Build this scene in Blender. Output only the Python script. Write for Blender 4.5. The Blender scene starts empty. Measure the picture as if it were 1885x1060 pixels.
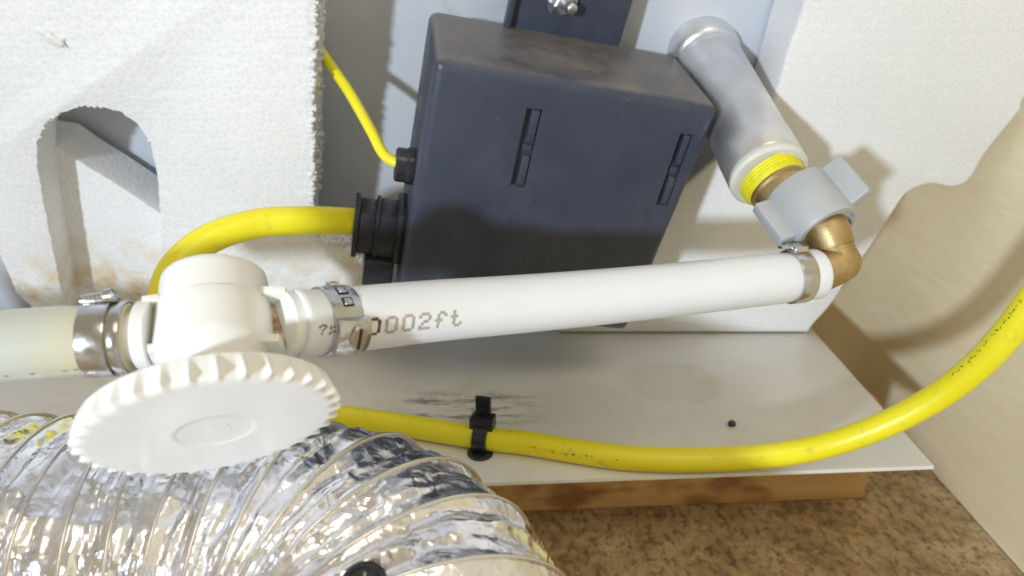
import bpy, bmesh, math, random
import numpy as np
from mathutils import Vector, noise as mnoise, Matrix
random.seed(7); rng = np.random.default_rng(7)
S = bpy.context.scene
MM = 0.001                                   # everything below is written in millimetres
# ------------------------------------------------------------------ camera
PITCH = math.radians(22.0); FPX = 1300.0; PW, PH = 1885.0, 1060.0
CAM = np.array([0.0, 0.0, 150.0])
FW = np.array([0, math.cos(PITCH), -math.sin(PITCH)]); RT = np.array([1.0, 0, 0])
UP = np.array([0, math.sin(PITCH), math.cos(PITCH)])
cd = bpy.data.cameras.new('camera'); cam = bpy.data.objects.new('camera', cd)
S.collection.objects.link(cam); S.camera = cam
cam.location = CAM * MM; cam.rotation_euler = (math.radians(90) - PITCH, 0, 0)
cd.sensor_width = 36.0; cd.lens = 36.0 * FPX / PW
cd.clip_start = 0.01; cd.clip_end = 20.0
cd.dof.use_dof = True; cd.dof.focus_distance = 0.195; cd.dof.aperture_fstop = 15.0
# ------------------------------------------------------------------ world and lamps
W = bpy.data.worlds.new('World'); S.world = W; W.use_nodes = True
bg = W.node_tree.nodes['Background']
bg.inputs[0].default_value = (1.0, 0.86, 0.62, 1); bg.inputs[1].default_value = 0.38
def area_lamp(name, loc, target, size, power, col, spread=180):
    ld = bpy.data.lights.new(name, 'AREA'); ld.shape = 'DISK'; ld.size = size * MM
    ld.energy = power; ld.color = col; ld.spread = math.radians(spread)
    o = bpy.data.objects.new(name, ld); S.collection.objects.link(o)
    o.location = Vector(loc) * MM
    o.rotation_euler = (Vector(target) - Vector(loc)).to_track_quat('-Z', 'Y').to_euler()
    return o
area_lamp('hand_torch', (-540, -840, 250), (10, 230, 60), 66, 2.45, (0.76, 0.87, 1.0), 90)
area_lamp('overhead_fill', (250, -500, 1100), (0, 200, 0), 500, 2.6, (1.0, 0.90, 0.74))  # soft fill added overhead for warm ambience and foil reflections
S.view_settings.view_transform = 'Standard'; S.view_settings.look = 'None'
S.view_settings.exposure = 0.15; S.view_settings.gamma = 1.0; S.view_settings.use_curve_mapping = False
S.render.engine = 'CYCLES'
# ------------------------------------------------------------------ geometry helpers
def ray(px, py): return FW + (px - PW / 2) / FPX * RT - (py - PH / 2) / FPX * UP
def P(px, py, d): return CAM + d * ray(px, py)                 # point at camera distance d
def PZ(px, py, z): r = ray(px, py); return CAM + r * ((z - CAM[2]) / r[2])
LEAN = math.radians(22.0)                                       # the appliance back leans forward
P0 = np.array([0, 312.0, 0]); NB = np.array([0, -math.cos(LEAN), -math.sin(LEAN)])
VB = np.array([0, -math.sin(LEAN), math.cos(LEAN)])
def PL(px, py, k):                                              # point on the leaning plane, k mm in front
    r = ray(px, py); t = (k - (CAM - P0) @ NB) / (r @ NB); return CAM + r * t
def nrm(v): v = np.asarray(v, float); return v / np.linalg.norm(v)
def spline(pts, n):
    pts = np.array(pts, float); m = len(pts)
    q = np.vstack([2 * pts[0] - pts[1], pts, 2 * pts[-1] - pts[-2]]); out = []
    for i in range(m - 1):
        a, b, c, d = q[i:i + 4]
        for s in range(n):
            t = s / n
            out.append(.5 * ((2 * b) + (c - a) * t + (2 * a - 5 * b + 4 * c - d) * t * t + (3 * b - a - 3 * c + d) * t ** 3))
    out.append(pts[-1]); return np.array(out)
def frames(path, up=(0, 0, 1)):
    path = np.array(path); n = len(path); T = np.zeros_like(path)
    T[1:-1] = path[2:] - path[:-2]; T[0] = path[1] - path[0]; T[-1] = path[-1] - path[-2]
    T /= np.linalg.norm(T, axis=1)[:, None]
    up = np.array(up, float); A = np.zeros_like(path)
    a = up - (up @ T[0]) * T[0]
    if np.linalg.norm(a) < 1e-3: a = np.array([1.0, 0.1, 0]) - T[0][0] * T[0]
    a = nrm(a)
    for i in range(n):
        a = nrm(a - (a @ T[i]) * T[i]); A[i] = a
    return T, A, np.cross(T, A)
class MB:
    """collects vertices and faces (mm, world space)"""
    def __init__(s): s.v = []; s.f = []
    def add(s, v, f):
        o = len(s.v); s.v += [tuple(map(float, p)) for p in v]; s.f += [tuple(i + o for i in q) for q in f]; return s
    def tube(s, path, r, seg=24, caps=True, up=(0, 0, 1)):
        path = np.array(path); n = len(path); r = np.ones(n) * r if np.isscalar(r) else np.array(r, float)
        T, A, B = frames(path, up); v = []; f = []
        for i in range(n):
            for j in range(seg):
                a = 2 * math.pi * j / seg; v.append(path[i] + r[i] * (math.cos(a) * A[i] + math.sin(a) * B[i]))
        for i in range(n - 1):
            for j in range(seg):
                k = (j + 1) % seg; f.append((i * seg + j, i * seg + k, (i + 1) * seg + k, (i + 1) * seg + j))
        if caps:
            f.append(tuple(range(seg))[::-1]); f.append(tuple((n - 1) * seg + j for j in range(seg)))
        return s.add(v, f)
    def lathe(s, prof, o, ax, seg=48, rfun=None, up=(1, 0, 0)):
        o = np.array(o, float); ax = nrm(ax); u = np.array(up, float); u = nrm(u - (u @ ax) * ax); w = np.cross(ax, u)
        v = []; f = []; n = len(prof)
        for (r, h) in prof:
            for j in range(seg):
                a = 2 * math.pi * j / seg; rr = r if rfun is None else rfun(r, h, a)
                v.append(o + ax * h + rr * (math.cos(a) * u + math.sin(a) * w))
        for i in range(n - 1):
            for j in range(seg):
                k = (j + 1) % seg; f.append((i * seg + j, i * seg + k, (i + 1) * seg + k, (i + 1) * seg + j))
        if prof[0][0] > 0.01: f.append(tuple(range(seg))[::-1])
        if prof[-1][0] > 0.01: f.append(tuple((n - 1) * seg + j for j in range(seg)))
        return s.add(v, f)
    def box(s, c, ax, hs, bev=0.0, segs=2):
        c = np.array(c, float); ax = [nrm(a) for a in ax]; bm = bmesh.new(); vs = []
        for i in (-1, 1):
            for j in (-1, 1):
                for k in (-1, 1):
                    vs.append(bm.verts.new(Vector(c + i * hs[0] * ax[0] + j * hs[1] * ax[1] + k * hs[2] * ax[2])))
        for q in ((0, 1, 3, 2), (4, 6, 7, 5), (0, 4, 5, 1), (2, 3, 7, 6), (0, 2, 6, 4), (1, 5, 7, 3)):
            bm.faces.new([vs[i] for i in q])
        if bev: bmesh.ops.bevel(bm, geom=bm.edges[:], offset=bev, segments=segs, affect='EDGES', profile=.5)
        return s.frombm(bm)
    def frombm(s, bm):
        bmesh.ops.recalc_face_normals(bm, faces=bm.faces[:]); bm.verts.index_update()
        s.add([v.co[:] for v in bm.verts], [tuple(v.index for v in f.verts) for f in bm.faces]); bm.free(); return s
    def prism(s, outline, vec, bev=0.0, segs=2, only_front=True):
        bm = bmesh.new(); vs = [bm.verts.new(Vector(p)) for p in outline]; f = bm.faces.new(vs)
        r = bmesh.ops.extrude_face_region(bm, geom=[f]); nv = [g for g in r['geom'] if isinstance(g, bmesh.types.BMVert)]
        bmesh.ops.translate(bm, verts=nv, vec=Vector(vec))
        if bev:
            keep = [e for e in bm.edges if all(v in vs for v in e.verts)] if only_front else bm.edges[:]
            bmesh.ops.bevel(bm, geom=keep, offset=bev, segments=segs, affect='EDGES', profile=.5)
        return s.frombm(bm)
def tag(o, label=None, cat=None, group=None, kind=None):
    if label: o['label'] = label
    if cat: o['category'] = cat
    if group: o['group'] = group
    if kind: o['kind'] = kind
    return o
ORG = {}
def thing(name, label, cat, loc, group=None):
    o = bpy.data.objects.new(name, None); S.collection.objects.link(o); o.empty_display_size = .005
    o.location = Vector(loc) * MM; ORG[o.name] = np.array(loc, float); return tag(o, label, cat, group)
def build(name, mb, mat, parent=None, org=None, smooth=35):
    if parent is not None: org = ORG[parent.name]
    if org is None:
        a = np.array(mb.v); org = np.array([(a[:, 0].min() + a[:, 0].max()) / 2, (a[:, 1].min() + a[:, 1].max()) / 2, a[:, 2].min()])
    org = np.array(org, float); me = bpy.data.meshes.new(name)
    me.from_pydata([tuple((np.array(p) - org) * MM) for p in mb.v], [], mb.f); me.update(); me.validate()
    bm = bmesh.new(); bm.from_mesh(me); bmesh.ops.recalc_face_normals(bm, faces=bm.faces[:]); bm.to_mesh(me); bm.free()
    if smooth:
        me.shade_smooth(); me.set_sharp_from_angle(angle=math.radians(smooth))
    me.materials.append(mat); o = bpy.data.objects.new(name, me); S.collection.objects.link(o); ORG[o.name] = org
    if parent is not None: o.parent = parent
    if parent is None or (parent is not None and parent.parent is None and False): o.location = Vector(org) * MM
    elif parent is not None: o.location = (0, 0, 0)
    return o
def boolean(o, cut_mb):
    c = build('cutter', cut_mb, o.data.materials[0], None, org=(0, 0, 0), smooth=0)
    m = o.modifiers.new('b', 'BOOLEAN'); m.operation = 'DIFFERENCE'; m.object = c; m.solver = 'EXACT'
    pm = o.parent; bpy.context.view_layer.update()
    dg = bpy.context.evaluated_depsgraph_get(); me = bpy.data.meshes.new_from_object(o.evaluated_get(dg))
    o.modifiers.clear(); o.data = me; me.name = o.name; bpy.data.objects.remove(c)
    me.shade_smooth(); me.set_sharp_from_angle(angle=math.radians(35))
# ------------------------------------------------------------------ material helpers
class NT:
    def __init__(s, name):
        s.m = bpy.data.materials.new(name); s.m.use_nodes = True; s.t = s.m.node_tree; s.b = s.t.nodes['Principled BSDF']
        tc = s.t.nodes.new('ShaderNodeTexCoord'); mp = s.t.nodes.new('ShaderNodeVectorMath'); mp.operation = 'SCALE'
        mp.inputs[3].default_value = 1000.0; s.l(tc.outputs['Object'], mp.inputs[0]); s.co = mp.outputs[0]
    def l(s, a, b): s.t.links.new(a, b)
    def scaled(s, v, co=None):
        n = s.t.nodes.new('ShaderNodeVectorMath'); n.operation = 'MULTIPLY'; n.inputs[1].default_value = v; s.l(co or s.co, n.inputs[0]); return n.outputs[0]
    def noise(s, size, detail=3, rough=.55, co=None, dist=0.0, col=False):
        n = s.t.nodes.new('ShaderNodeTexNoise'); n.inputs['Scale'].default_value = 1.0 / size; n.inputs['Detail'].default_value = detail
        n.inputs['Roughness'].default_value = rough; n.inputs['Distortion'].default_value = dist; s.l(co or s.co, n.inputs['Vector'])
        return n.outputs[1 if col else 0]
    def voro(s, size, feature='F1', co=None, rand=1.0, out=0):
        n = s.t.nodes.new('ShaderNodeTexVoronoi'); n.feature = feature; n.inputs['Scale'].default_value = 1.0 / size
        n.inputs['Randomness'].default_value = rand; s.l(co or s.co, n.inputs['Vector']); return n.outputs[out]
    def ramp(s, fac, stops):
        n = s.t.nodes.new('ShaderNodeValToRGB'); e = n.color_ramp.elements
        while len(e) < len(stops): e.new(.5)
        for k, (p, c) in enumerate(stops):
            e[k].position = p; e[k].color = (c, c, c, 1) if np.isscalar(c) else (*c, 1)
        s.l(fac, n.inputs[0]); return n.outputs[0]
    def mix(s, fac, a, b, mode='MIX'):
        n = s.t.nodes.new('ShaderNodeMix'); n.data_type = 'RGBA'; n.blend_type = mode
        for inp, v in ((n.inputs[0], fac), (n.inputs[6], a), (n.inputs[7], b)):
            if hasattr(v, 'is_linked'): s.l(v, inp)
            elif np.isscalar(v): inp.default_value = v
            else: inp.default_value = (*v, 1)
        return n.outputs[2]
    def math(s, op, a, b=0.0, c=None):
        n = s.t.nodes.new('ShaderNodeMath'); n.operation = op
        for k, v in enumerate((a, b) if c is None else (a, b, c)):
            if np.isscalar(v): n.inputs[k].default_value = v
            else: s.l(v, n.inputs[k])
        return n.outputs[0]
    def sep(s, co=None):
        n = s.t.nodes.new('ShaderNodeSeparateXYZ'); s.l(co or s.co, n.inputs[0]); return n.outputs
    def bump(s, h, dist, strength=1.0, prev=None):
        n = s.t.nodes.new('ShaderNodeBump'); n.inputs['Distance'].default_value = dist * MM; n.inputs['Strength'].default_value = strength
        s.l(h, n.inputs['Height'])
        if prev is not None: s.l(prev, n.inputs['Normal'])
        s.l(n.outputs[0], s.b.inputs['Normal']); return n.outputs[0]
    def set(s, base=None, rough=None, metal=None, **kw):
        for key, v in dict(kw, **{'Base Color': base, 'Roughness': rough, 'Metallic': metal}).items():
            if v is None: continue
            key = key.replace('_', ' '); i = s.b.inputs[key]
            if hasattr(v, 'is_linked'): s.l(v, i)
            elif np.isscalar(v): i.default_value = v
            else: i.default_value = (*v, 1) if len(v) == 3 and i.type == 'RGBA' else v
        return s
def plain(name, base, rough=.4, metal=0, var=.08, size=6, bump=.05, bsize=1.2, **kw):
    n = NT(name); d = tuple(c * (1 - 2 * var) for c in base)
    n.set(n.ramp(n.noise(size, 4), [(.3, d), (.7, base)]), n.ramp(n.noise(size * .5, 4), [(.3, max(rough - .07, .03)), (.7, rough + .08)]), metal, **kw)
    if bump: n.bump(n.noise(bsize, 3), bump)
    return n.m
def stained(n, base, stain, size, lo, hi, zlim=None, amount=1.0):
    f = n.ramp(n.noise(size, 5, .6, dist=.6), [(lo, 0.0), (hi, amount)])
    if zlim:
        z = n.sep()[2]; m = n.t.nodes.new('ShaderNodeMapRange'); m.inputs[1].default_value = zlim[0]; m.inputs[2].default_value = zlim[1]
        m.inputs[3].default_value = 1; m.inputs[4].default_value = 0; n.l(z, m.inputs[0]); f = n.math('MULTIPLY', f, m.outputs[0])
    return n.mix(f, base, stain)
# foam: fused polystyrene beads
def foam_mat(name, bead, zlim, depth):
    n = NT(name); d = n.voro(bead, 'DISTANCE_TO_EDGE', None, .75); f1 = n.voro(bead, 'F1', None, .75)
    cell = n.ramp(d, [(.0, (.93, .93, .93)), (.10, (.88, .88, .89)), (.2, (.82, .825, .85))])
    tint = n.mix(.25, cell, n.ramp(n.noise(30, 3), [(.3, (.78, .77, .74)), (.7, (.88, .88, .88))]))
    c = stained(n, tint, (.68, .50, .20), 14, .42, .60, zlim, .85); c = stained(n, c, (.42, .27, .08), 6, .54, .66, (zlim[0] - 14, zlim[1] - 14), .7)
    n.set(c, .62, 0, Subsurface_Weight=.12, Subsurface_Radius=(.002, .002, .002))
    h = n.math('MULTIPLY', f1, f1)
    b = n.bump(h, -depth, .8); n.bump(n.noise(.8, 3), .05, .5, b); return n.m
M = {}
M['foam_a'] = foam_mat('coarse_foam', 2.3, (20, 62), .2)
M['foam_b'] = foam_mat('fine_foam', 1.5, (-20, -5), .09)
M['bead'] = plain('foam_bead', (.84, .84, .82), .6, 0, .05, 3, .05, .6, Subsurface_Weight=.15, Subsurface_Radius=(.002, .002, .002))
n = NT('painted_panel'); c = n.ramp(n.noise(60, 4), [(.3, (.56, .60, .68)), (.7, (.66, .68, .72))]); c = stained(n, c, (.45, .40, .32), 25, .58, .75, None, .35)
n.set(c, n.ramp(n.noise(12, 3), [(.3, .28), (.7, .42)]), 0); n.bump(n.noise(3, 3), .06); M['panel'] = n.m
n = NT('chipboard'); c = n.ramp(n.noise(22, 6, .72), [(.30, (.24, .15, .075)), (.48, (.50, .36, .20)), (.68, (.72, .57, .36))])
c = n.mix(n.ramp(n.noise(3.2, 5, .75, n.scaled((1, .6, 1))), [(.38, .8), (.52, 0.0)]), c, (.12, .085, .045)); c = n.mix(n.ramp(n.noise(4, 4, .7, n.scaled((.5, 1, 1))), [(.56, 0.0), (.68, .6)]), c, (.62, .48, .27))
n.set(c, .7); n.bump(n.noise(3, 4), .3); M['chip'] = n.m
def wood(name, a, b, g, rough=.6, knots=None):
    n = NT(name); w = n.noise(10, 5, .6, n.scaled(g), 1.2); f = n.noise(2.2, 4, .7, n.scaled(g))
    c = n.ramp(w, [(.3, a), (.7, b)]); c = n.mix(n.ramp(f, [(.4, .16), (.6, 0.0)]), c, tuple(x * .70 for x in a))
    if knots: c = n.mix(n.ramp(n.noise(22, 3, .5, n.scaled((.55, 1, 1))), [(.56, 0.0), (.68, .8)]), c, knots)
    n.set(c, rough); n.bump(f, .15); return n.m
M['ply'] = wood('plywood', (.92, .80, .54), (.95, .86, .63), (1, .12, 1), .5)
M['pine'] = wood('pine', (.64, .38, .14), (.80, .54, .24), (.08, 1, 1), .55, (.24, .085, .03))
n = NT('white_board'); c = n.ramp(n.noise(80, 3), [(.3, (.72, .71, .68)), (.7, (.79, .78, .76))])
c = stained(n, c, (.52, .45, .30), 26, .52, .72, None, .28); c = stained(n, c, (.60, .50, .30), 11, .58, .76, None, .25)
sx, sy, sz = n.sep()
mk = n.ramp(n.noise(7, 5, .75, n.scaled((.35, 1.6, 1))), [(.50, 0.0), (.60, .85)])
def win(n, v, lo, hi, soft):
    a = n.t.nodes.new('ShaderNodeMapRange'); a.inputs[1].default_value = lo - soft; a.inputs[2].default_value = lo + soft; n.l(v, a.inputs[0])
    b = n.t.nodes.new('ShaderNodeMapRange'); b.inputs[1].default_value = hi - soft; b.inputs[2].default_value = hi + soft; b.inputs[3].default_value = 1; b.inputs[4].default_value = 0; n.l(v, b.inputs[0])
    return n.math('MULTIPLY', a.outputs[0], b.outputs[0])
# a patch of grey rub marks just behind the cable (local mm, the board's origin is given where it is built)
mk = n.math('MULTIPLY', mk, n.math('MULTIPLY', win(n, sx, 18, 66, 8), win(n, sy, -26, -6, 4)))
c = n.mix(mk, c, (.10, .11, .10))
dv = n.t.nodes.new('ShaderNodeVectorMath'); dv.operation = 'DISTANCE'; dv.inputs[1].default_value = (129, 6, 1.5); n.l(n.scaled((1, 1.25, 1)), dv.inputs[0])
dd = n.math('ADD', dv.outputs['Value'], n.math('MULTIPLY', n.noise(12, 4), 16.0))
c = n.mix(n.ramp(n.math('MULTIPLY', dd, .025), [(.50, .22), (.64, .24), (.69, .40), (.76, 0.0)]), c, (.62, .57, .44)); n.set(c, n.ramp(n.noise(20, 4), [(.3, .32), (.7, .5)])); n.bump(n.noise(5, 3), .05); M['board'] = n.m
n = NT('black_plastic'); nn = n.noise(18, 6, .7); c = n.ramp(n.noise(14, 4), [(.3, (.040, .049, .080)), (.7, (.047, .056, .088))])
geo = n.t.nodes.new('ShaderNodeNewGeometry'); gz = n.sep(geo.outputs['Normal'])[2]
dust = n.math('MULTIPLY', n.ramp(gz, [(.55, 0.0), (.9, 1.0)]), n.ramp(nn, [(.35, .2), (.62, .85)])); c = n.mix(dust, c, (.21, .18, .15))
sc_ = n.ramp(n.noise(2.0, 3, .6, n.scaled((1.3, 1, .38))), [(.60, 0.0), (.68, .55)]); c = n.mix(n.math('MULTIPLY', sc_, n.ramp(n.noise(26, 2), [(.45, 0.0), (.6, 1.0)])), c, (.018, .020, .030))
sp = n.ramp(n.voro(3.2, 'F1'), [(.05, .5), (.10, 0.0)]); c = n.mix(n.math('MULTIPLY', sp, n.ramp(nn, [(.56, 0.0), (.64, 1.0)])), c, (.36, .35, .34))
c = n.mix(n.ramp(n.noise(30, 5, .7), [(.48, 0.0), (.75, .14)]), c, (.18, .18, .20))
n.set(c, n.ramp(n.noise(9, 4), [(.3, .34), (.7, .50)])); n.bump(n.noise(.8, 3), .04); M['black'] = n.m
M['blackgloss'] = plain('black_nylon', (.022, .024, .032), .28, 0, .1, 4, .03)
M['yellow'] = NT('yellow_sheath'); n = M['yellow']; c = n.ramp(n.noise(20, 4), [(.3, (.87, .77, .015)), (.7, (.93, .84, .03))])
c = stained(n, c, (.45, .36, .08), 5, .60, .74, None, .5); n.set(c, .36); n.bump(n.noise(2.5, 3), .06); M['yellow'] = n.m
n = NT('white_hose'); n.set(n.ramp(n.noise(40, 3), [(.3, (.79, .81, .85)), (.7, (.82, .84, .88))]), .30, 0, Subsurface_Weight=.2, Subsurface_Radius=(.004, .004, .004)); n.bump(n.noise(6, 2), .04); M['hose'] = n.m
n = NT('cloudy_hose'); sx = n.sep()[0]
c = n.ramp(n.math('ADD', n.math('MULTIPLY', sx, .012), n.math('MULTIPLY', n.noise(9, 3), .25)), [(.02, (.56, .60, .56)), (.35, (.70, .62, .36))]); n.set(c, .18, 0, Subsurface_Weight=.3, Subsurface_Radius=(.006, .006, .004), Coat_Weight=.3); M['clear'] = n.m
n = NT('ivory_plastic'); c = n.ramp(n.noise(16, 4), [(.3, (.85, .845, .815)), (.7, (.90, .895, .87))]); n.set(c, .27, 0, Subsurface_Weight=.12, Subsurface_Radius=(.003, .003, .002)); n.bump(n.noise(4, 2), .02); M['ivory'] = n.m
n = NT('dirty_ivory'); c = n.ramp(n.noise(3.2, 6, .75), [(.38, (.16, .085, .04)), (.52, (.45, .32, .22)), (.66, (.74, .69, .6))]); n.set(c, .5); M['dirty'] = n.m
n = NT('steel_band'); n.set(n.ramp(n.noise(5, 4, .6, n.scaled((.3, 1, 1))), [(.3, (.48, .47, .46)), (.7, (.68, .68, .70))]), n.ramp(n.noise(2, 4), [(.3, .14), (.7, .30)]), 1); n.bump(n.noise(1.2, 3), .03); M['steel'] = n.m
M['screw'] = plain('yellow_zinc', (.62, .58, .52), .30, 1, .1, 2, .04, .8)
M['zinc'] = plain('zinc', (.72, .74, .76), .38, 1, .1, 4, .06, .8)
n = NT('aluminium_pipe'); n.set(n.ramp(n.noise(12, 4), [(.3, (.66, .66, .67)), (.7, (.82, .82, .82))]), n.ramp(n.noise(8, 4), [(.3, .30), (.7, .46)]), .85); n.bump(n.noise(4, 4), .08); M['alu'] = n.m
n = NT('brass'); n.set(n.ramp(n.noise(5, 4), [(.3, (.44, .32, .15)), (.7, (.56, .43, .23))]), n.ramp(n.noise(3, 4), [(.3, .42), (.7, .58)]), 1); n.bump(n.noise(.7, 3), .08); M['brass'] = n.m
M['tape'] = plain('yellow_tape', (.86, .80, .02), .45, 0, .08, 2, .15, .8)
M['grey'] = plain('grey_plastic', (.47, .49, .50), .42, 0, .05, 8, .03)
M['whiteplastic'] = plain('white_plastic', (.78, .77, .72), .4, 0, .06, 6, .04)
M['ink'] = plain('brown_ink', (.52, .46, .41), .6, 0, .15, 1, 0)
M['darkink'] = plain('dark_ink', (.16, .10, .06), .6, 0, .2, 1, 0)
M['wornink'] = plain('worn_ink', (.34, .28, .06), .6, 0, .15, 1, 0)
M['blueink'] = plain('blue_ink', (.22, .22, .32), .6, 0, .15, 1, 0)
n = NT('foil')
n.set(n.ramp(n.noise(10, 3), [(.3, (.86, .86, .93)), (.7, (.95, .94, .96))]), n.ramp(n.noise(9, 4), [(.35, .16), (.7, .38)]), 1)
wv = n.t.nodes.new('ShaderNodeVectorMath'); wv.operation = 'MULTIPLY_ADD'; n.l(n.noise(7, 2, .5, None, 0, True), wv.inputs[0]); wv.inputs[1].default_value = (7, 7, 7); n.l(n.co, wv.inputs[2])
b = n.bump(n.voro(9.0, 'F1', wv.outputs[0]), .95, .75); b = n.bump(n.voro(3.6, 'F1', wv.outputs[0]), .50, .85, b); n.bump(n.noise(1.6, 2, .5, None, 1.2), .05, .5, b); M['foil'] = n.m
n = NT('rib_film'); n.set((.72, .70, .67), .25, .8, Coat_Weight=.4); n.bump(n.noise(3, 3), .1); M['rib'] = n.m

# ------------------------------------------------------------------ the setting
FLOOR = -48.0; PLYX = 191.0
mb = MB(); mb.box((-100, 150, FLOOR - 8), np.eye(3), (420, 420, 8)); tag(build('floor', mb, M['chip']), kind='structure')
mb = MB(); mb.box((PLYX + 9, 150, 175), np.eye(3), (9, 420, 223 - .5)); tag(build('side_wall', mb, M['ply']), kind='structure')
KW = -28.0
mb = MB(); mb.box((-100, 579, 175), np.eye(3), (420, 9, 222)); tag(build('rear_light_stop', mb, M['ply']), kind='structure')  # board added far behind to keep world light out of the gap
c = P0 + NB * (KW - 3) + VB * 180 + np.array([-150, 0, 0]); mb = MB(); mb.box(c, (RT, VB, NB), (300, 226, 3)); tag(build('back_wall', mb, M['panel'], smooth=0), kind='structure')

# ------------------------------------------------------------------ white board on a pine batten
fr = PZ(1720, 857, 0); fl = PZ(970, 885, 0); br = PZ(1488, 597, 0)
sl = (fr[1] - fl[1]) / (fr[0] - fl[0]); lx = -300
mb = MB(); mb.prism([(lx, fr[1] + sl * (lx - fr[0]), 0), (fr[0], fr[1], 0), (br[0], 338, 0), (lx, 338, 0)], (0, 0, -1.5), .4, 2)
tag(build('white_board', mb, M['board'], org=(-60, 260, -1.5)), 'thin stained white board laid flat on the pine batten', 'board')
mb = MB(); a = math.atan(sl); ex = np.array([math.cos(a), math.sin(a), 0]); ey = np.array([-math.sin(a), math.cos(a), 0])
rb = PZ(1590, 918, FLOOR); mb.box(rb - ex * 180 + ey * 19 + np.array([0, 0, 23.2]), (ex, ey, (0, 0, 1)), (180, 19, 23.1), 1.0, 2)
tag(build('pine_batten', mb, M['pine']), 'reddish pine batten lying on the chipboard floor under the white board', 'batten')

# ------------------------------------------------------------------ foam blocks
def resample(pts, step, jit, closed=True):
    out = []; m = len(pts)
    for i in range(m if closed else m - 1):
        a = np.array(pts[i]); b = np.array(pts[(i + 1) % m]); k = max(1, int(np.linalg.norm(b - a) / step))
        for s in range(k): out.append(a + (b - a) * s / k)
    return out
KL = 8.0
arch = [(300, 640), (298, 520), (295, 400), (288, 320), (275, 262), (252, 228), (222, 207), (185, 198), (150, 197), (112, 208), (84, 230), (68, 262), (68, 300), (82, 380), (100, 470), (118, 560), (130, 640)]
right_edge = [(584, -120), (583, 0), (579, 120), (577, 220), (579, 300), (575, 372), (571, 430), (600, 445), (640, 452), (668, 480), (676, 540), (672, 640)]
outer = [(-700, -120)] + right_edge + arch + [(100, 640), (58, 566), (30, 540), (4, 480), (-30, 420), (-120, 300), (-700, 180)]
def jitter(q, amt): return [p + RT * amt * mnoise.noise(Vector(p) * .55) + VB * amt * mnoise.noise(Vector(p) * .55 + Vector((9, 3, 5))) for p in q]
pts = jitter(resample([PL(x, y, KL) for x, y in outer], 1.6, 0), .55)
fb = thing('foam_block', 'coarse beaded white foam block with an arched cutout and torn edge, yellow stained below', 'foam block', PL(330, 600, KL - 15) * np.array([1, 1, 0]))
mb = MB(); mb.prism(pts, -NB * 15, .7, 2); build('front_slab', mb, M['foam_a'], fb)
o2 = [(50, 262), (108, 272), (150, 300), (200, 330), (250, 362), (300, 397), (420, 430), (600, 470), (640, 640), (140, 640), (66, 570), (40, 545), (20, 485), (30, 400)]
mb = MB(); mb.prism([PL(x, y, KL - 14) for x, y in o2], -NB * 18, .5, 2); build('rear_slab', mb, M['foam_a'], fb)
def blob(mb, c, r, sub=1):
    bm = bmesh.new(); bmesh.ops.create_icosphere(bm, subdivisions=sub, radius=1.0); sc = rng.uniform(.8, 1.15, 3)
    for v in bm.verts: v.co = Vector(np.array(c) + np.array(v.co[:]) * r * sc)
    mb.frombm(bm)
mb = MB()
edge = resample([PL(x, y, KL) for x, y in right_edge], 1.25, 0, False)
for p in edge:
    for q in range(7):
        k = rng.uniform(-.3, 14.5) if q else rng.uniform(-.2, 1.0)
        blob(mb, p - NB * k + RT * rng.uniform(-1.0, .35) + VB * rng.uniform(-1, 1), rng.uniform(.7, 1.35))
for p in resample([PL(x, y, KL) for x, y in arch[4:12]], 2.0, 0, False):
    blob(mb, p - NB * rng.uniform(.5, 1.6) + VB * rng.uniform(.2, .6), rng.uniform(.8, 1.1))
tag(build('torn_beads', mb, M['bead'], fb, smooth=60), kind='stuff')
mb = MB()
bm = bmesh.new(); bmesh.ops.create_icosphere(bm, subdivisions=4, radius=1.0); fo = PL(98, 71, KL + .2); fd = nrm(PL(120, 82, KL) - PL(75, 60, KL)); fe = np.cross(fd, NB)
for vv in bm.verts:
    q = np.array(vv.co[:]); r_ = 1 + .45 * mnoise.noise(Vector(q * 1.7)) + .22 * mnoise.noise(Vector(q * 4.0))
    vv.co = Vector(fo + (fd * q[0] * 4.6 + fe * q[1] * 1.9 + NB * q[2] * 1.0) * r_)
mb.frombm(bm)
build('loose_flake', mb, M['bead'], fb, smooth=60)
edgeR = spline([(1492, -130), (1480, 0), (1452, 90), (1417, 196), (1352, 262), (1250, 350), (1150, 460), (1060, 560), (1045, 640)], 5)
lowR = spline([(1484, 618), (1500, 596), (1532, 560), (1568, 505), (1602, 458), (1645, 392), (1672, 356), (1712, 340), (1752, 346), (1785, 332), (1815, 284), (1850, 240), (1892, 190)], 6)
base = [PL(x, y, 0) for x, y in edgeR[:-4]]
zb = [p for p in base if p[2] > 1.0]
low = [PL(x, y, 0) for x, y in lowR]; low = [p for p in low if p[2] > .3]
last = np.array([zb[-1][0] - 6, 312 - .404 * .3, .3]); firstlow = np.array([low[0][0] - 1, 312 - .404 * .3, .3])
upr = low[-1]; tr = np.array([187.5, 0, 0]) + (P0 + VB * 260) * np.array([0, 1, 1]); up2 = np.array([min(upr[0], 187), upr[1], upr[2]])
poly = zb + [last] + [last + (firstlow - last) * t for t in (.35, .7)] + [firstlow] + low[:-1] + [up2, tr]
for p in poly: p[0] = min(p[0], 188.0)
tl = zb[0] * 1.0; poly.insert(0, np.array([tl[0], tr[1], tr[2]]))
mb = MB(); mb.prism(poly, -NB * 26, 1.6, 3)
tag(build('foam_block', mb, M['foam_b']), 'smooth fine-grained white foam block with a wavy lower edge beside the plywood', 'foam block')

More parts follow.
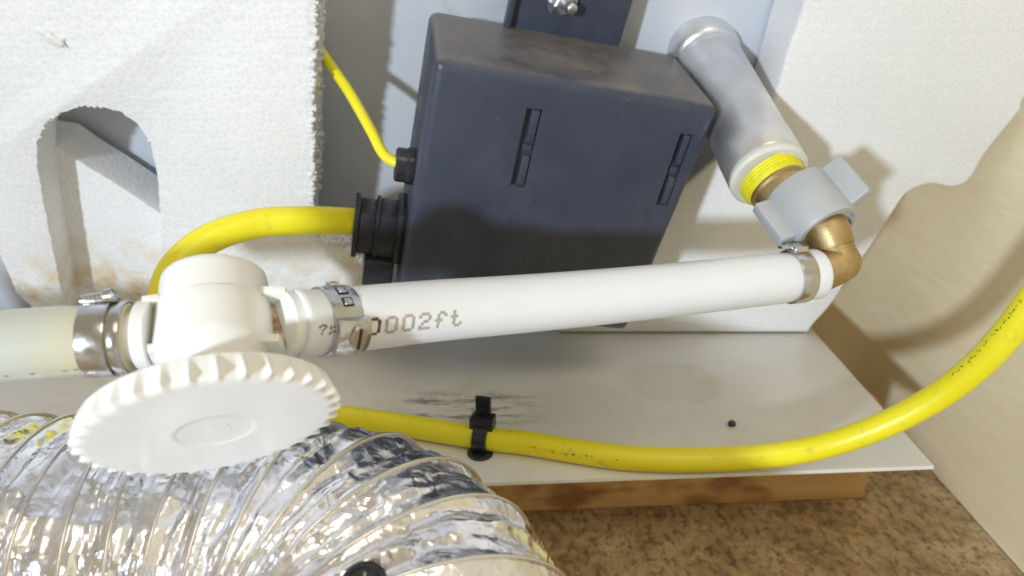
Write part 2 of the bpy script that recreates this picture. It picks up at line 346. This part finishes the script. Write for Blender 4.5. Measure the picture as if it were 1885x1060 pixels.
# ------------------------------------------------------------------ black control box (fitted pose)
ra, rbb, rc = math.radians(16.63), math.radians(12.62), math.radians(7.0)
RX = np.array(Matrix.Rotation(ra, 3, 'X')) @ np.array(Matrix.Rotation(rc, 3, 'Z')) @ np.array(Matrix.Rotation(rbb, 3, 'Y'))
bx_, by_, bz_ = RX[:, 0], RX[:, 1], RX[:, 2]; BO = np.array([-22.6, 216.4, 134.8]); BWD, BHT, BDP = 93.0, 97.4, 47.3
def BL(x, y, z): return BO + x * bx_ + y * by_ + z * bz_
def on_box(px, py):
    r = ray(px, py); t = ((BO - CAM) @ by_) / (r @ by_); q = CAM + r * t - BO; return q @ bx_, q @ bz_
cb = thing('control_box', 'black dusty plastic control box leaning behind the white hose', 'control box', BL(BWD / 2, BDP / 2, -BHT))
mb = MB(); mb.box(BL(BWD / 2, BDP / 2, -BHT / 2), (bx_, by_, bz_), (BWD / 2, BDP / 2, BHT / 2), 3.2, 5)
body = build('housing', mb, M['black'], cb)
bpy.context.view_layer.update()
slots = []
for (a, b, wd) in (((984, 200), (952, 345), 5.0), ((1264, 247), (1217, 380), 4.4)):
    xa, za = on_box(*a); xb, zb_ = on_box(*b); slots.append((xa, za, xb, zb_, wd))
for (xa, za, xb, zb_, wd) in slots:
    d = nrm((xb - xa) * bx_ + (zb_ - za) * bz_); w = np.cross(d, by_); ln = math.hypot(xb - xa, zb_ - za)
    cm = MB(); cm.box(BL((xa + xb) / 2, 0, (za + zb_) / 2), (d, w, by_), (ln / 2, wd / 2, 2.4)); boolean(body, cm)
for (xa, za, xb, zb_, wd) in slots:
    d = nrm((xb - xa) * bx_ + (zb_ - za) * bz_); w = np.cross(d, by_); w = w if w[0] > 0 else -w; ln = math.hypot(xb - xa, zb_ - za)
    mid = BL((xa + xb) / 2, 1.3, (za + zb_) / 2)
    for s, l2 in ((-1, .38), (1, .36)):
        mb = MB(); mb.box(mid + d * s * ln * .285 + w * wd * .17, (d, w, by_), (ln * l2 / 2, wd * .26, 1.1), .3, 2); build('latch_tongue', mb, M['black'], body)
    mb = MB(); mb.box(mid + w * wd * .12 + by_ * .4, (d, w, by_), (1.1, wd * .34, .7), .2, 1); build('latch_bridge', mb, M['black'], body)
# mounting flange with slotted hole and bolt
def on_plane(px, py, ly):
    o = BO + ly * by_; r = ray(px, py); t = ((o - CAM) @ by_) / (r @ by_); q = CAM + r * t - o; return q @ bx_, q @ bz_
fx0, _ = on_plane(930, 40, BDP - 3); fx1, _ = on_plane(1140, 84, BDP - 3)
mb = MB(); mb.box(BL((fx0 + fx1) / 2, BDP - 1.5, 22), (bx_, by_, bz_), ((fx1 - fx0) / 2, 1.6, 25), .8, 3); fl_ = build('mounting_flange', mb, M['black'], cb)
mb = MB(); mb.box(BL(fx0 + .6, BDP - 4.2, 22), (bx_, by_, bz_), (1.1, 2.4, 25), .7, 2); build('flange_rib', mb, M['black'], fl_)
bxx, bzz = on_plane(1038, 8, BDP - 3)
cm = MB(); cm.lathe([(4.2, -9), (4.2, 9)], BL(bxx + 1.2, BDP - 1, bzz + 1.5), by_, 28); boolean(fl_, cm)
bo = BL(bxx - .3, BDP - 3.2, bzz + 1.2); bax = nrm(-by_ + .35 * bx_ - .1 * bz_)
bt = thing('bolt', 'zinc plated threaded bolt through the black mounting flange', 'bolt', bo)
mb = MB(); prof = []
for i in range(17): prof += [(2.35 if i % 2 else 2.05, -12 + i * 1.0)]
prof += [(1.9, 4.7), (1.2, 5.0), (0.01, 5.05)]; mb.lathe(prof, bo + bax * 2, bax, 24); build('threaded_shank', mb, M['zinc'], bt, smooth=60)
mb = MB(); mb.lathe([(4.6, -.5), (4.8, .2), (4.8, 2.4), (4.2, 3.0), (2.4, 3.0)], bo + bax * -.6, bax, 6); build('nut', mb, M['zinc'], bt, smooth=20)
mb = MB(); mb.lathe([(6.0, -1.6), (6.0, -.6)], bo + by_ * .2 + bax * 0, bax, 28); build('washer', mb, M['zinc'], bt)
mb = MB(); mb.lathe([(3.0, -25), (3.0, -6)], bo, nrm(-by_), 16); build('stud', mb, M['zinc'], bt)
# strain relief on the left side
gz1 = -72.0; gy = 17.0
mb = MB()
mb.box(BL(-1.4, gy, gz1 + .5), (bx_, by_, bz_), (1.6, 8, 11.0), .8, 2); mb.box(BL(-6.0, gy, gz1), (bx_, by_, bz_), (3.6, 6.6, 9.2), .8, 2)
mb.box(BL(-9.8, gy, gz1), (bx_, by_, bz_), (.8, 7.0, 9.6), .4, 2); mb.box(BL(-13.4, gy, gz1), (bx_, by_, bz_), (3.0, 6.2, 8.6), .8, 2)
mb.box(BL(-17.2, gy, gz1), (bx_, by_, bz_), (1.0, 7.0, 9.8), .6, 2)
build('strain_relief', mb, M['blackgloss'], cb)
mb = MB(); mb.box(BL(-7.6, gy - 1, gz1 - 15.5), (bx_, by_, bz_), (5.6, 7.4, 6.0), .9, 2); mb.lathe([(3.6, 0), (3.6, 1.5), (3.2, 2), (3.6, 2.5), (3.6, 6)], BL(-7.0, gy - 1, gz1 - 21), -bz_, 20)
build('lower_connector', mb, M['blackgloss'], cb)
mb = MB(); mb.lathe([(6.4, 0), (6.4, 2.0), (5.9, 2.6), (5.9, 5.6), (5.2, 6.2)], BL(-.2, 14, -43.5), -bx_, 28); build('grommet', mb, M['blackgloss'], cb)

# ------------------------------------------------------------------ yellow cables
def cable(name, label, pts, r, nseg=14, seg=24, group=None):
    sp_ = spline(pts, nseg); mb = MB(); mb.tube(sp_, r if np.isscalar(r) else np.interp(np.arange(len(sp_)), [96, 126], r), seg); o = build(name, mb, M['yellow'], smooth=60); return tag(o, label, 'cable', group)
g0 = BL(-10, gy, gz1 + 1.0); g1 = BL(-19, gy, gz1 + 1.2)
head = [g0, g1, P(560, 406, 238), P(470, 412, 233), P(385, 440, 228), P(325, 490, 222), P(303, 550, 218), P(305, 620, 215), (-112, 201, 26), (-116, 222, 9)]
cable('yellow_wire', 'thin yellow wire running from behind the beaded foam into the box grommet', [PL(520, -20, -20), PL(560, 40, -18), PL(592, 96, -10), P(640, 165, 250), P(682, 238, 246), P(704, 280, 244), P(724, 297, 243), BL(-1, 14, -43.5)], 1.9, 10, 16)
tz = PZ(887, 806, 4.3)
yc = head + [PZ(470, 752, 4.3), PZ(560, 758, 4.3), PZ(650, 769, 4.3), PZ(770, 787, 4.3), tz, PZ(960, 814, 4.3), PZ(1040, 827, 4.3), PZ(1150, 842, 4.5), PZ(1270, 846, 5.0), P(1400, 840, 241), P(1510, 822, 238), P(1620, 785, 231), P(1720, 733, 222), P(1800, 673, 212), P(1862, 605, 203), P(1915, 535, 196), P(1990, 430, 188), P(2120, 250, 180), P(2250, 60, 172)]
cab = cable('yellow_cable', 'thick yellow cable from the black box, tied to the white board, sweeping past the plywood', yc, (4.9, 4.25), 12)
ysp = spline(yc, 12); T, A, B = frames(ysp)
mb = MB()                                                       # faint worn print on the cable
def mark(mb, c, e1, e2, nn, h1, h2):
    mb.add([c - e1 * h1 - e2 * h2 + nn, c + e1 * h1 - e2 * h2 + nn, c + e1 * h1 + e2 * h2 + nn, c - e1 * h1 + e2 * h2 + nn], [(0, 1, 2, 3)])
def on_tube(c, t, r, ang):
    v = nrm((CAM - c) - ((CAM - c) @ t) * t); e = np.cross(t, v); e = e if e @ UP > 0 else -e
    nn = math.cos(ang) * v + math.sin(ang) * e; return c + nn * r, nrm(np.cross(t, nn)), nn
for i in list(range(62 + 120, 84 + 120)) + list(range(148 + 120, 178 + 120)):
    if rng.random() < .75:
        q, e, nn = on_tube(ysp[i] + (ysp[i + 1] - ysp[i]) * rng.random(), T[i], 4.25, -.30 if i < 220 else .62)
        for s in range(2): mark(mb, q + T[i] * rng.uniform(-1, 1) + e * rng.uniform(-.45, .45), T[i], e, nn * .05, rng.uniform(.12, .4), rng.uniform(.08, .25))
tag(build('worn_print', mb, M['wornink'], cab, smooth=0), kind='stuff')

# cable tie
i0 = int(np.argmin(np.linalg.norm(ysp - tz, axis=1))); t0 = T[i0]; e0 = nrm(np.cross((0, 0, 1), t0)); u0 = np.cross(t0, e0)
u0 = u0 if u0[2] > 0 else -u0
ct = thing('cable_tie', 'black nylon cable tie holding the yellow cable down on the white board', 'cable tie', (tz[0], tz[1], 0))
mb = MB(); seg = 40; v = []; f = []
for j in range(seg):
    a = 2 * math.pi * j / seg; d = math.cos(a) * e0 + math.sin(a) * u0
    for (rr, ww) in ((4.3, -2.7), (4.3, 2.7), (5.5, 2.5), (5.5, -2.5)): v.append(tz + d * rr + t0 * ww)
for j in range(seg):
    k = (j + 1) % seg
    for q in range(4): f.append((j * 4 + q, j * 4 + (q + 1) % 4, k * 4 + (q + 1) % 4, k * 4 + q))
mb.add(v, f); build('strap', mb, M['blackgloss'], ct)
hd = tz + u0 * 5.8 + e0 * 1.6; mb = MB(); mb.box(hd, (t0, e0, u0), (4.3, 3.0, 2.5), .5, 2); build('head', mb, M['blackgloss'], ct)
mb = MB(); mb.box(hd + u0 * 5.6 + e0 * 1.0, (t0, e0, u0), (2.8, .7, 4.2), .2, 1)
for k in range(6): mb.box(hd + u0 * (3.2 + k * 1.15) + e0 * .2, (t0, e0, u0), (2.2, .5, .28))
build('tail', mb, M['blackgloss'], ct)
mb = MB(); mb.lathe([(4.6, .05), (4.6, .7), (4.1, 1.0)], (tz[0] - .5, tz[1] - 3.6, 0), (0, 0, 1), 32); build('base_pad', mb, M['blackgloss'], ct)
mb = MB()
q = PZ(1347, 783, 0); blob(mb, q + np.array([0, 0, .7]), 1.5, 2); mb.v = [tuple(np.array(p) if True else p) for p in mb.v]
tag(build('dark_crumb', mb, M['black']), 'small dark crumb lying on the clean part of the white board', 'crumb')

# ------------------------------------------------------------------ white hose
HR = 7.55
hp = [P(543, 596.5, 152.6), P(600, 592, 157.5), P(650, 587, 161.5), P(800, 572, 172), P(950, 560, 181.5), P(1100, 547, 190), P(1260, 531, 198.5), P(1380, 518, 204), P(1452, 510, 207.5), P(1503, 504, 210)]
hs = spline(hp, 16); T, A, B = frames(hs)
hosebase = np.array([hs[80][0], hs[80][1], hs[80][2] - HR])
ho = thing('white_hose', 'opaque white hose printed with a length marking between strainer and brass elbow', 'hose', hosebase)
rad = np.ones(len(hs)) * HR; L = np.concatenate([[0], np.cumsum(np.linalg.norm(np.diff(hs, axis=0), axis=1))])
def at_px(path, px):
    pr = [PW / 2 + FPX * ((p - CAM) @ RT) / ((p - CAM) @ FW) for p in path]; return int(np.argmin(np.abs(np.array(pr) - px)))
ic1 = at_px(hs, 612); ic2 = at_px(hs, 1462)
for i in range(len(hs)): rad[i] -= .55 * math.exp(-((L[i] - L[ic1]) / 3.6) ** 2) + .6 * math.exp(-((L[i] - L[ic2]) / 3) ** 2)
rad[0] *= .96; rad[-1] *= .96
mb = MB(); mb.tube(hs, rad, 48); build('hose_wall', mb, M['hose'], ho, smooth=50)
GL = {'0': ["01110", "10001", "10001", "10001", "10001", "10001", "01110"], '2': ["01110", "10001", "00001", "00110", "01000", "10000", "11111"],
      'f': ["00110", "01001", "01000", "11100", "01000", "01000", "01000"], 't': ["01000", "01000", "11100", "01000", "01000", "01001", "00110"],
      '?': ["01110", "10001", "00010", "00100", "00000", "00100", "00000"], ':': ["00000", "01010", "01000", "00000", "01010", "01000", "00000"]}
cum = L
def hose_at(s):
    i = min(max(int(np.searchsorted(cum, s)) - 1, 0), len(hs) - 2); t = (s - cum[i]) / (cum[i + 1] - cum[i])
    return hs[i] + (hs[i + 1] - hs[i]) * t, T[i], rad[i] + (rad[i + 1] - rad[i]) * t
def letter(mb, ch, s0, ang0, dot=.60):
    for r_, row in enumerate(GL[ch]):
        for c_, bit in enumerate(row):
            if bit == '1':
                c, t, r = hose_at(s0 + c_ * dot + (3 - r_) * .06); ang = ang0 + (3 - r_) * dot * .95 / HR
                q, e, nn = on_tube(c, t, r, ang); mark(mb, q, t, e, nn * .04, dot * .62 * rng.uniform(.85, 1.1), dot * .62 * rng.uniform(.85, 1.1))
s_txt = cum[at_px(hs, 660)]; mb = MB(); dk = MB(); s_end = cum[at_px(hs, 806)]
adv = (s_end - s_txt) / 5.0
for k, ch in enumerate('0002ft'): letter(dk if k == 0 else mb, ch, s_txt + k * adv, -.30)
gk = MB(); letter(gk, '?', cum[at_px(hs, 556)], -.24, .38); letter(gk, ':', cum[at_px(hs, 576)], -.26, .38); build('printed_length', gk, M['blueink'], ho, smooth=0)
build('printed_length', mb, M['ink'], ho, smooth=0); build('printed_length', dk, M['darkink'], ho, smooth=0)

# ------------------------------------------------------------------ hose clamps
def ring(mb, c, t, r, w, th, seg=56, oval=0):
    prof = [(r, -w / 2), (r + th, -w / 2), (r + th + .12, -w * .42), (r + th + .12, w * .42), (r + th, w / 2), (r, w / 2), (r, -w / 2)]
    mb.lathe(prof, c, t, seg); return mb
c1, t1, r1 = hose_at(cum[ic1])
cl = thing('hose_clamp', 'slotted worm-drive steel clamp where the white hose joins the strainer', 'hose clamp', c1 - np.array([0, 0, 9]), 'steel hose clamps')
mb = MB(); ring(mb, c1, t1, 7.35, 7.2, .55); band = build('band', mb, M['steel'], cl)
bpy.context.view_layer.update()
for a in (.50, .92):
    q, e, nn = on_tube(c1 + t1 * .2, t1, 7.9, a)
    mb = MB(); mb.box(q + nn * .12, (t1, e, nn), (1.25, 1.15, .22), .12, 2); rim_ = build('slot_rim', mb, M['blackgloss'], band)
    mb = MB(); mb.box(q + nn * .28, (t1, e, nn), (.95, .85, .35), .3, 3); build('raised_lug', mb, M['steel'], band)
# screw housing: curved saddle with slotted screw head
q, e, nn = on_tube(c1 + t1 * .5, t1, 7.9, -.46)
mb = MB(); nu, nv = 14, 12; v = []; f = []
for top in (0, 1):
    for i in range(nu + 1):
        for j in range(nv + 1):
            u = i / nu * 2 - 1; w = j / nv * 2 - 1
            h = (1.5 + 1.3 * math.cos(u * 1.45) ** 2 * (1 - .35 * w * w) - 2.1 * w * w * .55) if top else -.6 - .9 * w * w
            v.append(q + t1 * u * 3.9 + e * w * 4.0 + nn * h)
for i in range(nu):
    for j in range(nv):
        a = i * (nv + 1) + j; o = (nu + 1) * (nv + 1); f += [(a, a + 1, a + nv + 2, a + nv + 1), (o + a, o + a + nv + 1, o + a + nv + 2, o + a + 1)]
o = (nu + 1) * (nv + 1)
for i in range(nu):
    for j in (0, nv): a = i * (nv + 1) + j; f.append((a, a + nv + 1, o + a + nv + 1, o + a))
for j in range(nv):
    for i in (0, nu): a = i * (nv + 1) + j; f.append((a, a + 1, o + a + 1, o + a))
mb.add(v, f); build('screw_housing', mb, M['steel'], cl, smooth=45)
sc = q + nn * 2.2 - e * .5; mb = MB()
mb.lathe([(2.0, -.8), (2.0, .5), (1.7, .85), (.01, .95)], sc, nn, 28); mb.v = [tuple(np.array(p_) + e * ((np.array(p_) - sc) @ e) * .45) for p_ in mb.v]; sh_ = build('screw_head', mb, M['screw'], cl)
mb = MB(); mb.box(sc + nn * .9, (t1, e, nn), (.34, 2.4, .12)); build('screw_slot', mb, M['blackgloss'], sh_)
q, e, nn = on_tube(c1 - t1 * .2, t1, 8.4, 1.35); mb = MB(); mb.box(q, (t1, e, nn), (1.2, 1.3, .5), .3, 2); build('band_end', mb, M['steel'], cl)
# clamp near the elbow
c2, t2, r2 = hose_at(cum[ic2])
cl2 = thing('hose_clamp', 'plain steel ear clamp at the brass elbow end of the white hose', 'hose clamp', c2 - np.array([0, 0, 9]), 'steel hose clamps')
mb = MB(); ring(mb, c2, t2, 7.3, 5.0, .6); build('band', mb, M['steel'], cl2)
q, e, nn = on_tube(c2 - t2 * .4, t2, 8.1, 1.25); mb = MB(); mb.box(q + nn * .5, (t2, e, nn), (2.4, 3.0, 1.0), .7, 3); mb.box(q + nn * 1.1 - t2 * 3.0, (t2, e, nn), (2.4, 1.2, .45), .3, 2); build('ear', mb, M['steel'], cl2)

# ------------------------------------------------------------------ ivory strainer
KC = P(396, 794, 140); rh = nrm(KC - CAM); ed = -UP * .995 + RT * .0; ed = nrm(ed - (ed @ rh) * rh)
ca = math.radians(70.3); ax = -math.cos(ca) * rh + math.sin(ca) * ed
def AX(s): return KC + ax * s
axc = nrm(ax + RT * .10)                                        # the cap sits a little askew
def AXC(s): return KC + axc * s
tee = AX(-24.0)
st = thing('strainer', 'ivory plastic inline strainer with a large ribbed round cap between two hoses', 'strainer', AX(0) - np.array([0, 0, 22]))
KR = 23.3; NR = 34
def ribs(r, h, a):
    if r < KR - 1.2: return r
    x = ((a / (2 * math.pi) * NR) % 1.0) - .5; b = math.exp(-(x / .14) ** 2); t = min(1, max(0, (h + 5.4) / 4.9))
    return r + 1.5 * b * t ** .8
mb = MB(); prof = [(19.0, -5.6), (KR - .5, -5.6), (KR, -5.2)] + [(KR + .012 * i, -5.2 + i * .44) for i in range(1, 11)] + [(KR + .05, -.6), (KR - .3, -.3), (KR - 1.0, -.08), (KR - 1.5, 0)] + [(r_, 0.0) for r_ in (20, 18, 15, 12, 10, 8.2, 7.3)] + [(7.1, -.10), (6.8, -.14), (5, -.14), (2, -.14), (.01, -.14)]
mb.lathe(prof, AXC(0), axc, NR * 12, ribs, up=RT); cap_ = build('ribbed_cap', mb, M['ivory'], st, smooth=28)
capw = nrm(np.cross(axc, RT)); capu = np.cross(capw, axc)
mb = MB()
for (x, y, a, b) in ((2.6, .4, .45, 1.9), (-.8, 1.0, 1.3, .22), (-1.2, -.8, 1.0, .22)):
    mb.box(AXC(-.14) + capu * x + capw * y, (capu, capw, axc), (a, b, .06), .04, 1)
build('embossed_mark', mb, M['ivory'], cap_)
mb = MB(); mb.lathe([(9.2, -6.0), (9.4, -9.0), (9.6, -13), (10.8, -15.2), (11.7, -16.4), (11.95, -17.4), (12.0, -18.6), (11.95, -20), (11.8, -24), (11.75, -27.0), (11.7, -27.15), (11.35, -27.35), (11.3, -27.7), (11.1, -33.5), (10.8, -34.8), (10.1, -35.4), (.01, -35.6)], AX(0), ax, 72, up=RT)
build('body', mb, M['ivory'], st, smooth=50)
for sgn, tgt, nm in ((1, hs[0], 'right'), (-1, P(250, 620.5, 145.6), 'left')):
    d = nrm(tgt - tee); perp = nrm(ax - (ax @ d) * d); toc = np.cross(d, perp); toc = toc if toc @ (CAM - tee) > 0 else -toc
    bd = nrm(hs[8] - hs[0]) if sgn > 0 else nrm(P(200, 623, 145) - P(243, 621, 145.8))
    s0 = tgt - d * (2.2 if sgn > 0 else 3.0)
    mb = MB(); mid = (tee + d * 10 + s0) / 2; half = np.linalg.norm(s0 - (tee + d * 10)) / 2 + .6
    mb.box(mid + perp * 5.6, (d, perp, toc), (half, .95, 5.2), .3, 2); mb.box(mid - perp * 5.6, (d, perp, toc), (half, .95, 5.2), .3, 2)
    mb.box(mid - toc * 2.4, (d, perp, toc), (half, 6, .8), .2, 1); prt = build('port_web', mb, M['ivory'], st)
    mb = MB(); mb.box(mid - toc * .9, (d, perp, toc), (half - .2, 4.6, .75), .2, 1); build('port_recess', mb, M['dirty'] if sgn > 0 else M['ivory'], st)
    mb = MB(); mb.lathe([(6.9, 0), (7.2, .25), (7.2, 2.2 if sgn > 0 else 2.6), (6.9, 2.5 if sgn > 0 else 2.9)], s0 - bd * .5, bd, 48); build('port_collar', mb, M['ivory'], st)
    mb = MB(); mb.lathe([(5.2, 0), (5.2, 7), (4.6, 8)], tgt - bd * 1.0, bd, 32); build('barb', mb, M['ivory'], st)
# left cloudy hose and its clamp
lh = [P(243, 621, 145.8), P(200, 623, 145), P(120, 628, 143.5), P(0, 637, 141), P(-150, 646, 139), P(-300, 652, 138), P(-700, 665, 137)]
ls = spline(lh, 14); TL_, _, _ = frames(ls); pr = np.ones(len(ls)) * 7.25; pr[0] *= .97
for i in range(len(ls)): pr[i] -= .5 * math.exp(-(np.linalg.norm(ls[i] - P(200, 623, 145)) / 4) ** 2)
hl = thing('cloudy_hose', 'cloudy yellowish translucent hose clamped to the ivory strainer', 'hose', ls[30] - np.array([0, 0, 7.3]))
mb = MB(); mb.tube(ls, pr, 48); build('hose_wall', mb, M['clear'], hl, smooth=50)
mb = MB()
for px in (8, 26, 74, 136, 150):
    i = at_px(ls, px); q, e, nn = on_tube(ls[i], TL_[i], pr[i], -.95); mark(mb, q, TL_[i], e, nn * .05, .42, .22)
build('printed_ticks', mb, M['blueink'], hl, smooth=0)
i = at_px(ls, 203); c3 = ls[i]; t3 = TL_[i]
cl3 = thing('hose_clamp', 'wide double-banded steel clamp gripping the cloudy yellowish hose', 'hose clamp', c3 - np.array([0, 0, 8]), 'steel hose clamps')
mb = MB(); ring(mb, c3 + t3 * 1.5, t3, 7.15, 5.2, .6); build('band', mb, M['steel'], cl3)
mb = MB(); ring(mb, c3 - t3 * 2.7, t3, 7.0, 2.2, .5); build('inner_band', mb, M['steel'], cl3)
q, e, nn = on_tube(c3 + t3 * 1.2, t3, 7.9, 1.42); mb = MB()
prof = [(.01, -3.6), (1.0, -3.6)] + [(1.15 if k % 2 else .95, -3.2 + k * .38) for k in range(11)] + [(1.6, .9), (1.7, 2.4), (1.2, 2.8), (.01, 2.9)]
mb.lathe(prof, q + nn * .7, -t3 + nn * .12, 20); build('worm_screw', mb, M['steel'], cl3)
mb = MB(); mb.box(q + nn * .2, (t3, e, nn), (3.4, 2.0, .4), .2, 2); build('screw_saddle', mb, M['steel'], cl3)

# ------------------------------------------------------------------ metal pipe, brass nipple, wing nut and elbow
pa = PL(1292, 92, KW); pe = P(1412, 318, 229); pd = nrm(pe - pa); pl = np.linalg.norm(pe - pa)
pp = thing('metal_pipe', 'dull grey metal pipe standing out from the back panel beside the black box', 'pipe', pa)
mb = MB(); mb.lathe([(11.8, 10), (12.3, 11), (12.3, pl - 14), (12.6, pl - 12), (12.6, pl - 1), (12.0, pl)], pa, pd, 56); build('pipe_wall', mb, M['alu'], pp)
mb = MB(); mb.lathe([(13.4, -2), (13.4, 5), (12.9, 6.2), (12, 7), (12, 15)], pa, pd, 48); build('collar_nut', mb, M['alu'], pp)
mb = MB(); mb.lathe([(12.2, pl - .5), (12.6, pl + .3), (12.6, pl + 1.6), (11.6, pl + 2.4), (9, pl + 2.5)], pa, pd, 56); build('end_washer', mb, M['whiteplastic'], pp)
na = pe + pd * 1.5; ne = P(1521, 424, 213); nb = P(1465, 354, 221.2); nd = nrm(ne - nb)
br = thing('brass_fitting', 'brass threaded nipple wrapped in bright yellow tape at the pipe end', 'pipe fitting', na)
prof = [(10.2, -.5)] + [(10.3 if k % 2 else 9.85, k * .55) for k in range(7)] + [(9.2, 4.2)]; mb = MB(); mb.lathe(prof, na + nd * .5, nd, 48); build('thread_tape', mb, M['tape'], br)
mb = MB(); mb.lathe([(9.0, 3), (9.3, 5.5), (8.6, 6.4), (8.6, 20), (8.2, 21)], na, nd, 48); build('nipple', mb, M['brass'], br)
el = thing('elbow_fitting', 'brass hose elbow hanging from a grey plastic wing nut', 'pipe fitting', ne)
nl = np.linalg.norm(ne - nb); mb = MB()
mb.lathe([(9.0, -.6), (10.4, -.5), (10.7, 0), (10.7, nl - .6), (10.2, nl + .3), (8.8, nl + .4), (8.5, nl - .6), (6.4, nl - .6)], nb, nd, 56); wn = build('wing_nut', mb, M['grey'], el)
wv = CAM - nb; wx = nrm(np.cross(nd, wv)); wy = np.cross(nd, wx); wx = wx if wx[0] > 0 else -wx; tocam = nrm(wv - (wv @ nd) * nd)
for sg in (1, -1):
    mb = MB(); wdir = nrm(sg * wx + (.18 if sg > 0 else .8) * tocam); sdir = np.cross(nd, wdir)
    mb.box(nb + nd * (nl * .5 - .3) + wdir * 12.0, (nd, wdir, sdir), (nl * .47, 4.6 if sg > 0 else 3.6, 2.0), .6, 3); build('wing', mb, M['grey'], wn)
e_c = P(1547, 483, 210.5); e_h = P(1500, 505, 210)
ep = spline([ne - nd * 1.5, ne + nd * 1.0, ne + (e_c - ne) * .55], 6); mb = MB(); mb.tube(ep, np.linspace(6.8, 5.9, len(ep)), 36)
ep2 = spline([ne + (e_c - ne) * .4, e_c + (ne - e_c) * .1, e_c + (e_h - e_c) * .12, e_h + (e_c - e_h) * .3, e_h], 8); mb.tube(ep2, np.interp(np.linspace(0, 1, len(ep2)), [0, .35, .7, 1], [5.4, 5.8, 6.0, 6.0]), 36)
blob_ = MB(); bm = bmesh.new(); bmesh.ops.create_icosphere(bm, subdivisions=3, radius=5.85)
for vv in bm.verts: vv.co = vv.co + Vector(e_c)
mb.frombm(bm); build('elbow', mb, M['brass'], el, smooth=60)

# ------------------------------------------------------------------ foil duct
DR = 42.0
dp = [(-420, 152, 22), (-330, 148, 20), (-240, 146, 16), (-170, 146, 12), (-110, 146, 8), (-74, 146, 9), (-43, 138, 10), (-23, 117, 8), (-16, 86, 3), (-16, 48, -2), (-19, 10, -5), (-25, -30, -6)]
ds = spline(dp, 70); T, A, B = frames(ds); DL = np.concatenate([[0], np.cumsum(np.linalg.norm(np.diff(ds, axis=0), axis=1))])
keep = (DL > 120); ds, T, A, B, DL = ds[keep], T[keep], A[keep], B[keep], DL[keep]
PITCHR = 11.5; SEG = 230
def coil_phase(s, a): return s / PITCHR - a / (2 * math.pi)
dt = thing('foil_duct', 'crinkled silver foil duct with spiral ribs bending under the strainer', 'duct', (-60, 130, FLOOR))
samp = np.arange(DL[0], DL[-1], .42); idx = np.interp(samp, DL, np.arange(len(DL)))
def lerp(arr, t): i = np.clip(t.astype(int), 0, len(arr) - 2); w = (t - i)[:, None]; return arr[i] * (1 - w) + arr[i + 1] * w
cs, As, Bs = lerp(ds, idx), lerp(A, idx), lerp(B, idx)
ang = np.linspace(0, 2 * math.pi, SEG, endpoint=False); verts = []
for i in range(len(samp)):
    for a in ang:
        nn = math.cos(a) * As[i] + math.sin(a) * Bs[i]; p = cs[i] + nn * DR
        if nn[2] < -.55: verts.append(p - nn * 1.5); continue
        ph = coil_phase(samp[i], a); fr_ = ph - math.floor(ph); tri = abs(fr_ - .5) * 2      # 1 at a rib, 0 between ribs
        w = math.sin(math.pi * fr_)
        q = Vector(p)
        n1 = mnoise.noise(q * .06)
        v1 = mnoise.voronoi(Vector((a * DR * .030, samp[i] * .24 + a * .5, 1.7)) + Vector((n1, n1, 0)) * .6)[0]; v2 = mnoise.voronoi(q * .16)[0]; v3 = mnoise.voronoi(q * .42)[0]
        disp = -(2.8 + 1.6 * n1) * w ** .8 + w * (4.2 * (v1[0] - .35) + 1.3 * (v2[0] - .4) + .4 * (v3[0] - .4)) + 1.4 * mnoise.noise(q * .03)
        verts.append(p + nn * disp)
faces = []
for i in range(len(samp) - 1):
    for j in range(SEG):
        k = (j + 1) % SEG; faces.append((i * SEG + j, i * SEG + k, (i + 1) * SEG + k, (i + 1) * SEG + j))
mb = MB(); mb.v = [tuple(map(float, p)) for p in verts]; mb.f = faces; build('foil_skin', mb, M['foil'], dt, smooth=0).data.shade_smooth()
cp = []
s = DL[0] + 4
turns = (DL[-1] - DL[0] - 8) / PITCHR; nst = int(turns * 64)
for k in range(nst):
    a = 2 * math.pi * k / 64; s = DL[0] + 4 + PITCHR * k / 64
    t = np.array([np.interp(s, DL, np.arange(len(DL)))]); c, aa, bb = lerp(ds, t)[0], lerp(A, t)[0], lerp(B, t)[0]
    ph0 = (DL[0] + 4) / PITCHR; a2 = 2 * math.pi * (s / PITCHR)                      # stays on the rib line of the skin
    nn = math.cos(a2) * aa + math.sin(a2) * bb; cp.append(c + nn * (DR + .1 + 1.4 * mnoise.noise(Vector(c + nn * DR) * .03)))
mb = MB(); mb.tube(np.array(cp), .5, 8); build('wire_coil', mb, M['rib'], dt, smooth=60)
# black push fastener resting on the duct
sc = PZ(670, 1080, 47.5); fax = nrm((0.05, -.5, .85))
bs = thing('push_fastener', 'round black plastic fastener with a star recess on the foil duct', 'fastener', sc)
mb = MB(); mb.lathe([(3.0, -4), (4.4, -1.5), (4.6, .8), (4.1, 1.4), (3.3, 1.5), (3.2, .6), (.01, .5)], sc, fax, 36); build('head', mb, M['blackgloss'], bs)
mb = MB(); fu = nrm(np.cross(fax, (1, 0, 0))); fv = np.cross(fax, fu)
for k in range(3):
    a = k * math.pi / 3; mb.box(sc + fax * .85, (math.cos(a) * fu + math.sin(a) * fv, -math.sin(a) * fu + math.cos(a) * fv, fax), (2.5, .35, .35), .1, 1)
build('star', mb, M['steel'], bs)
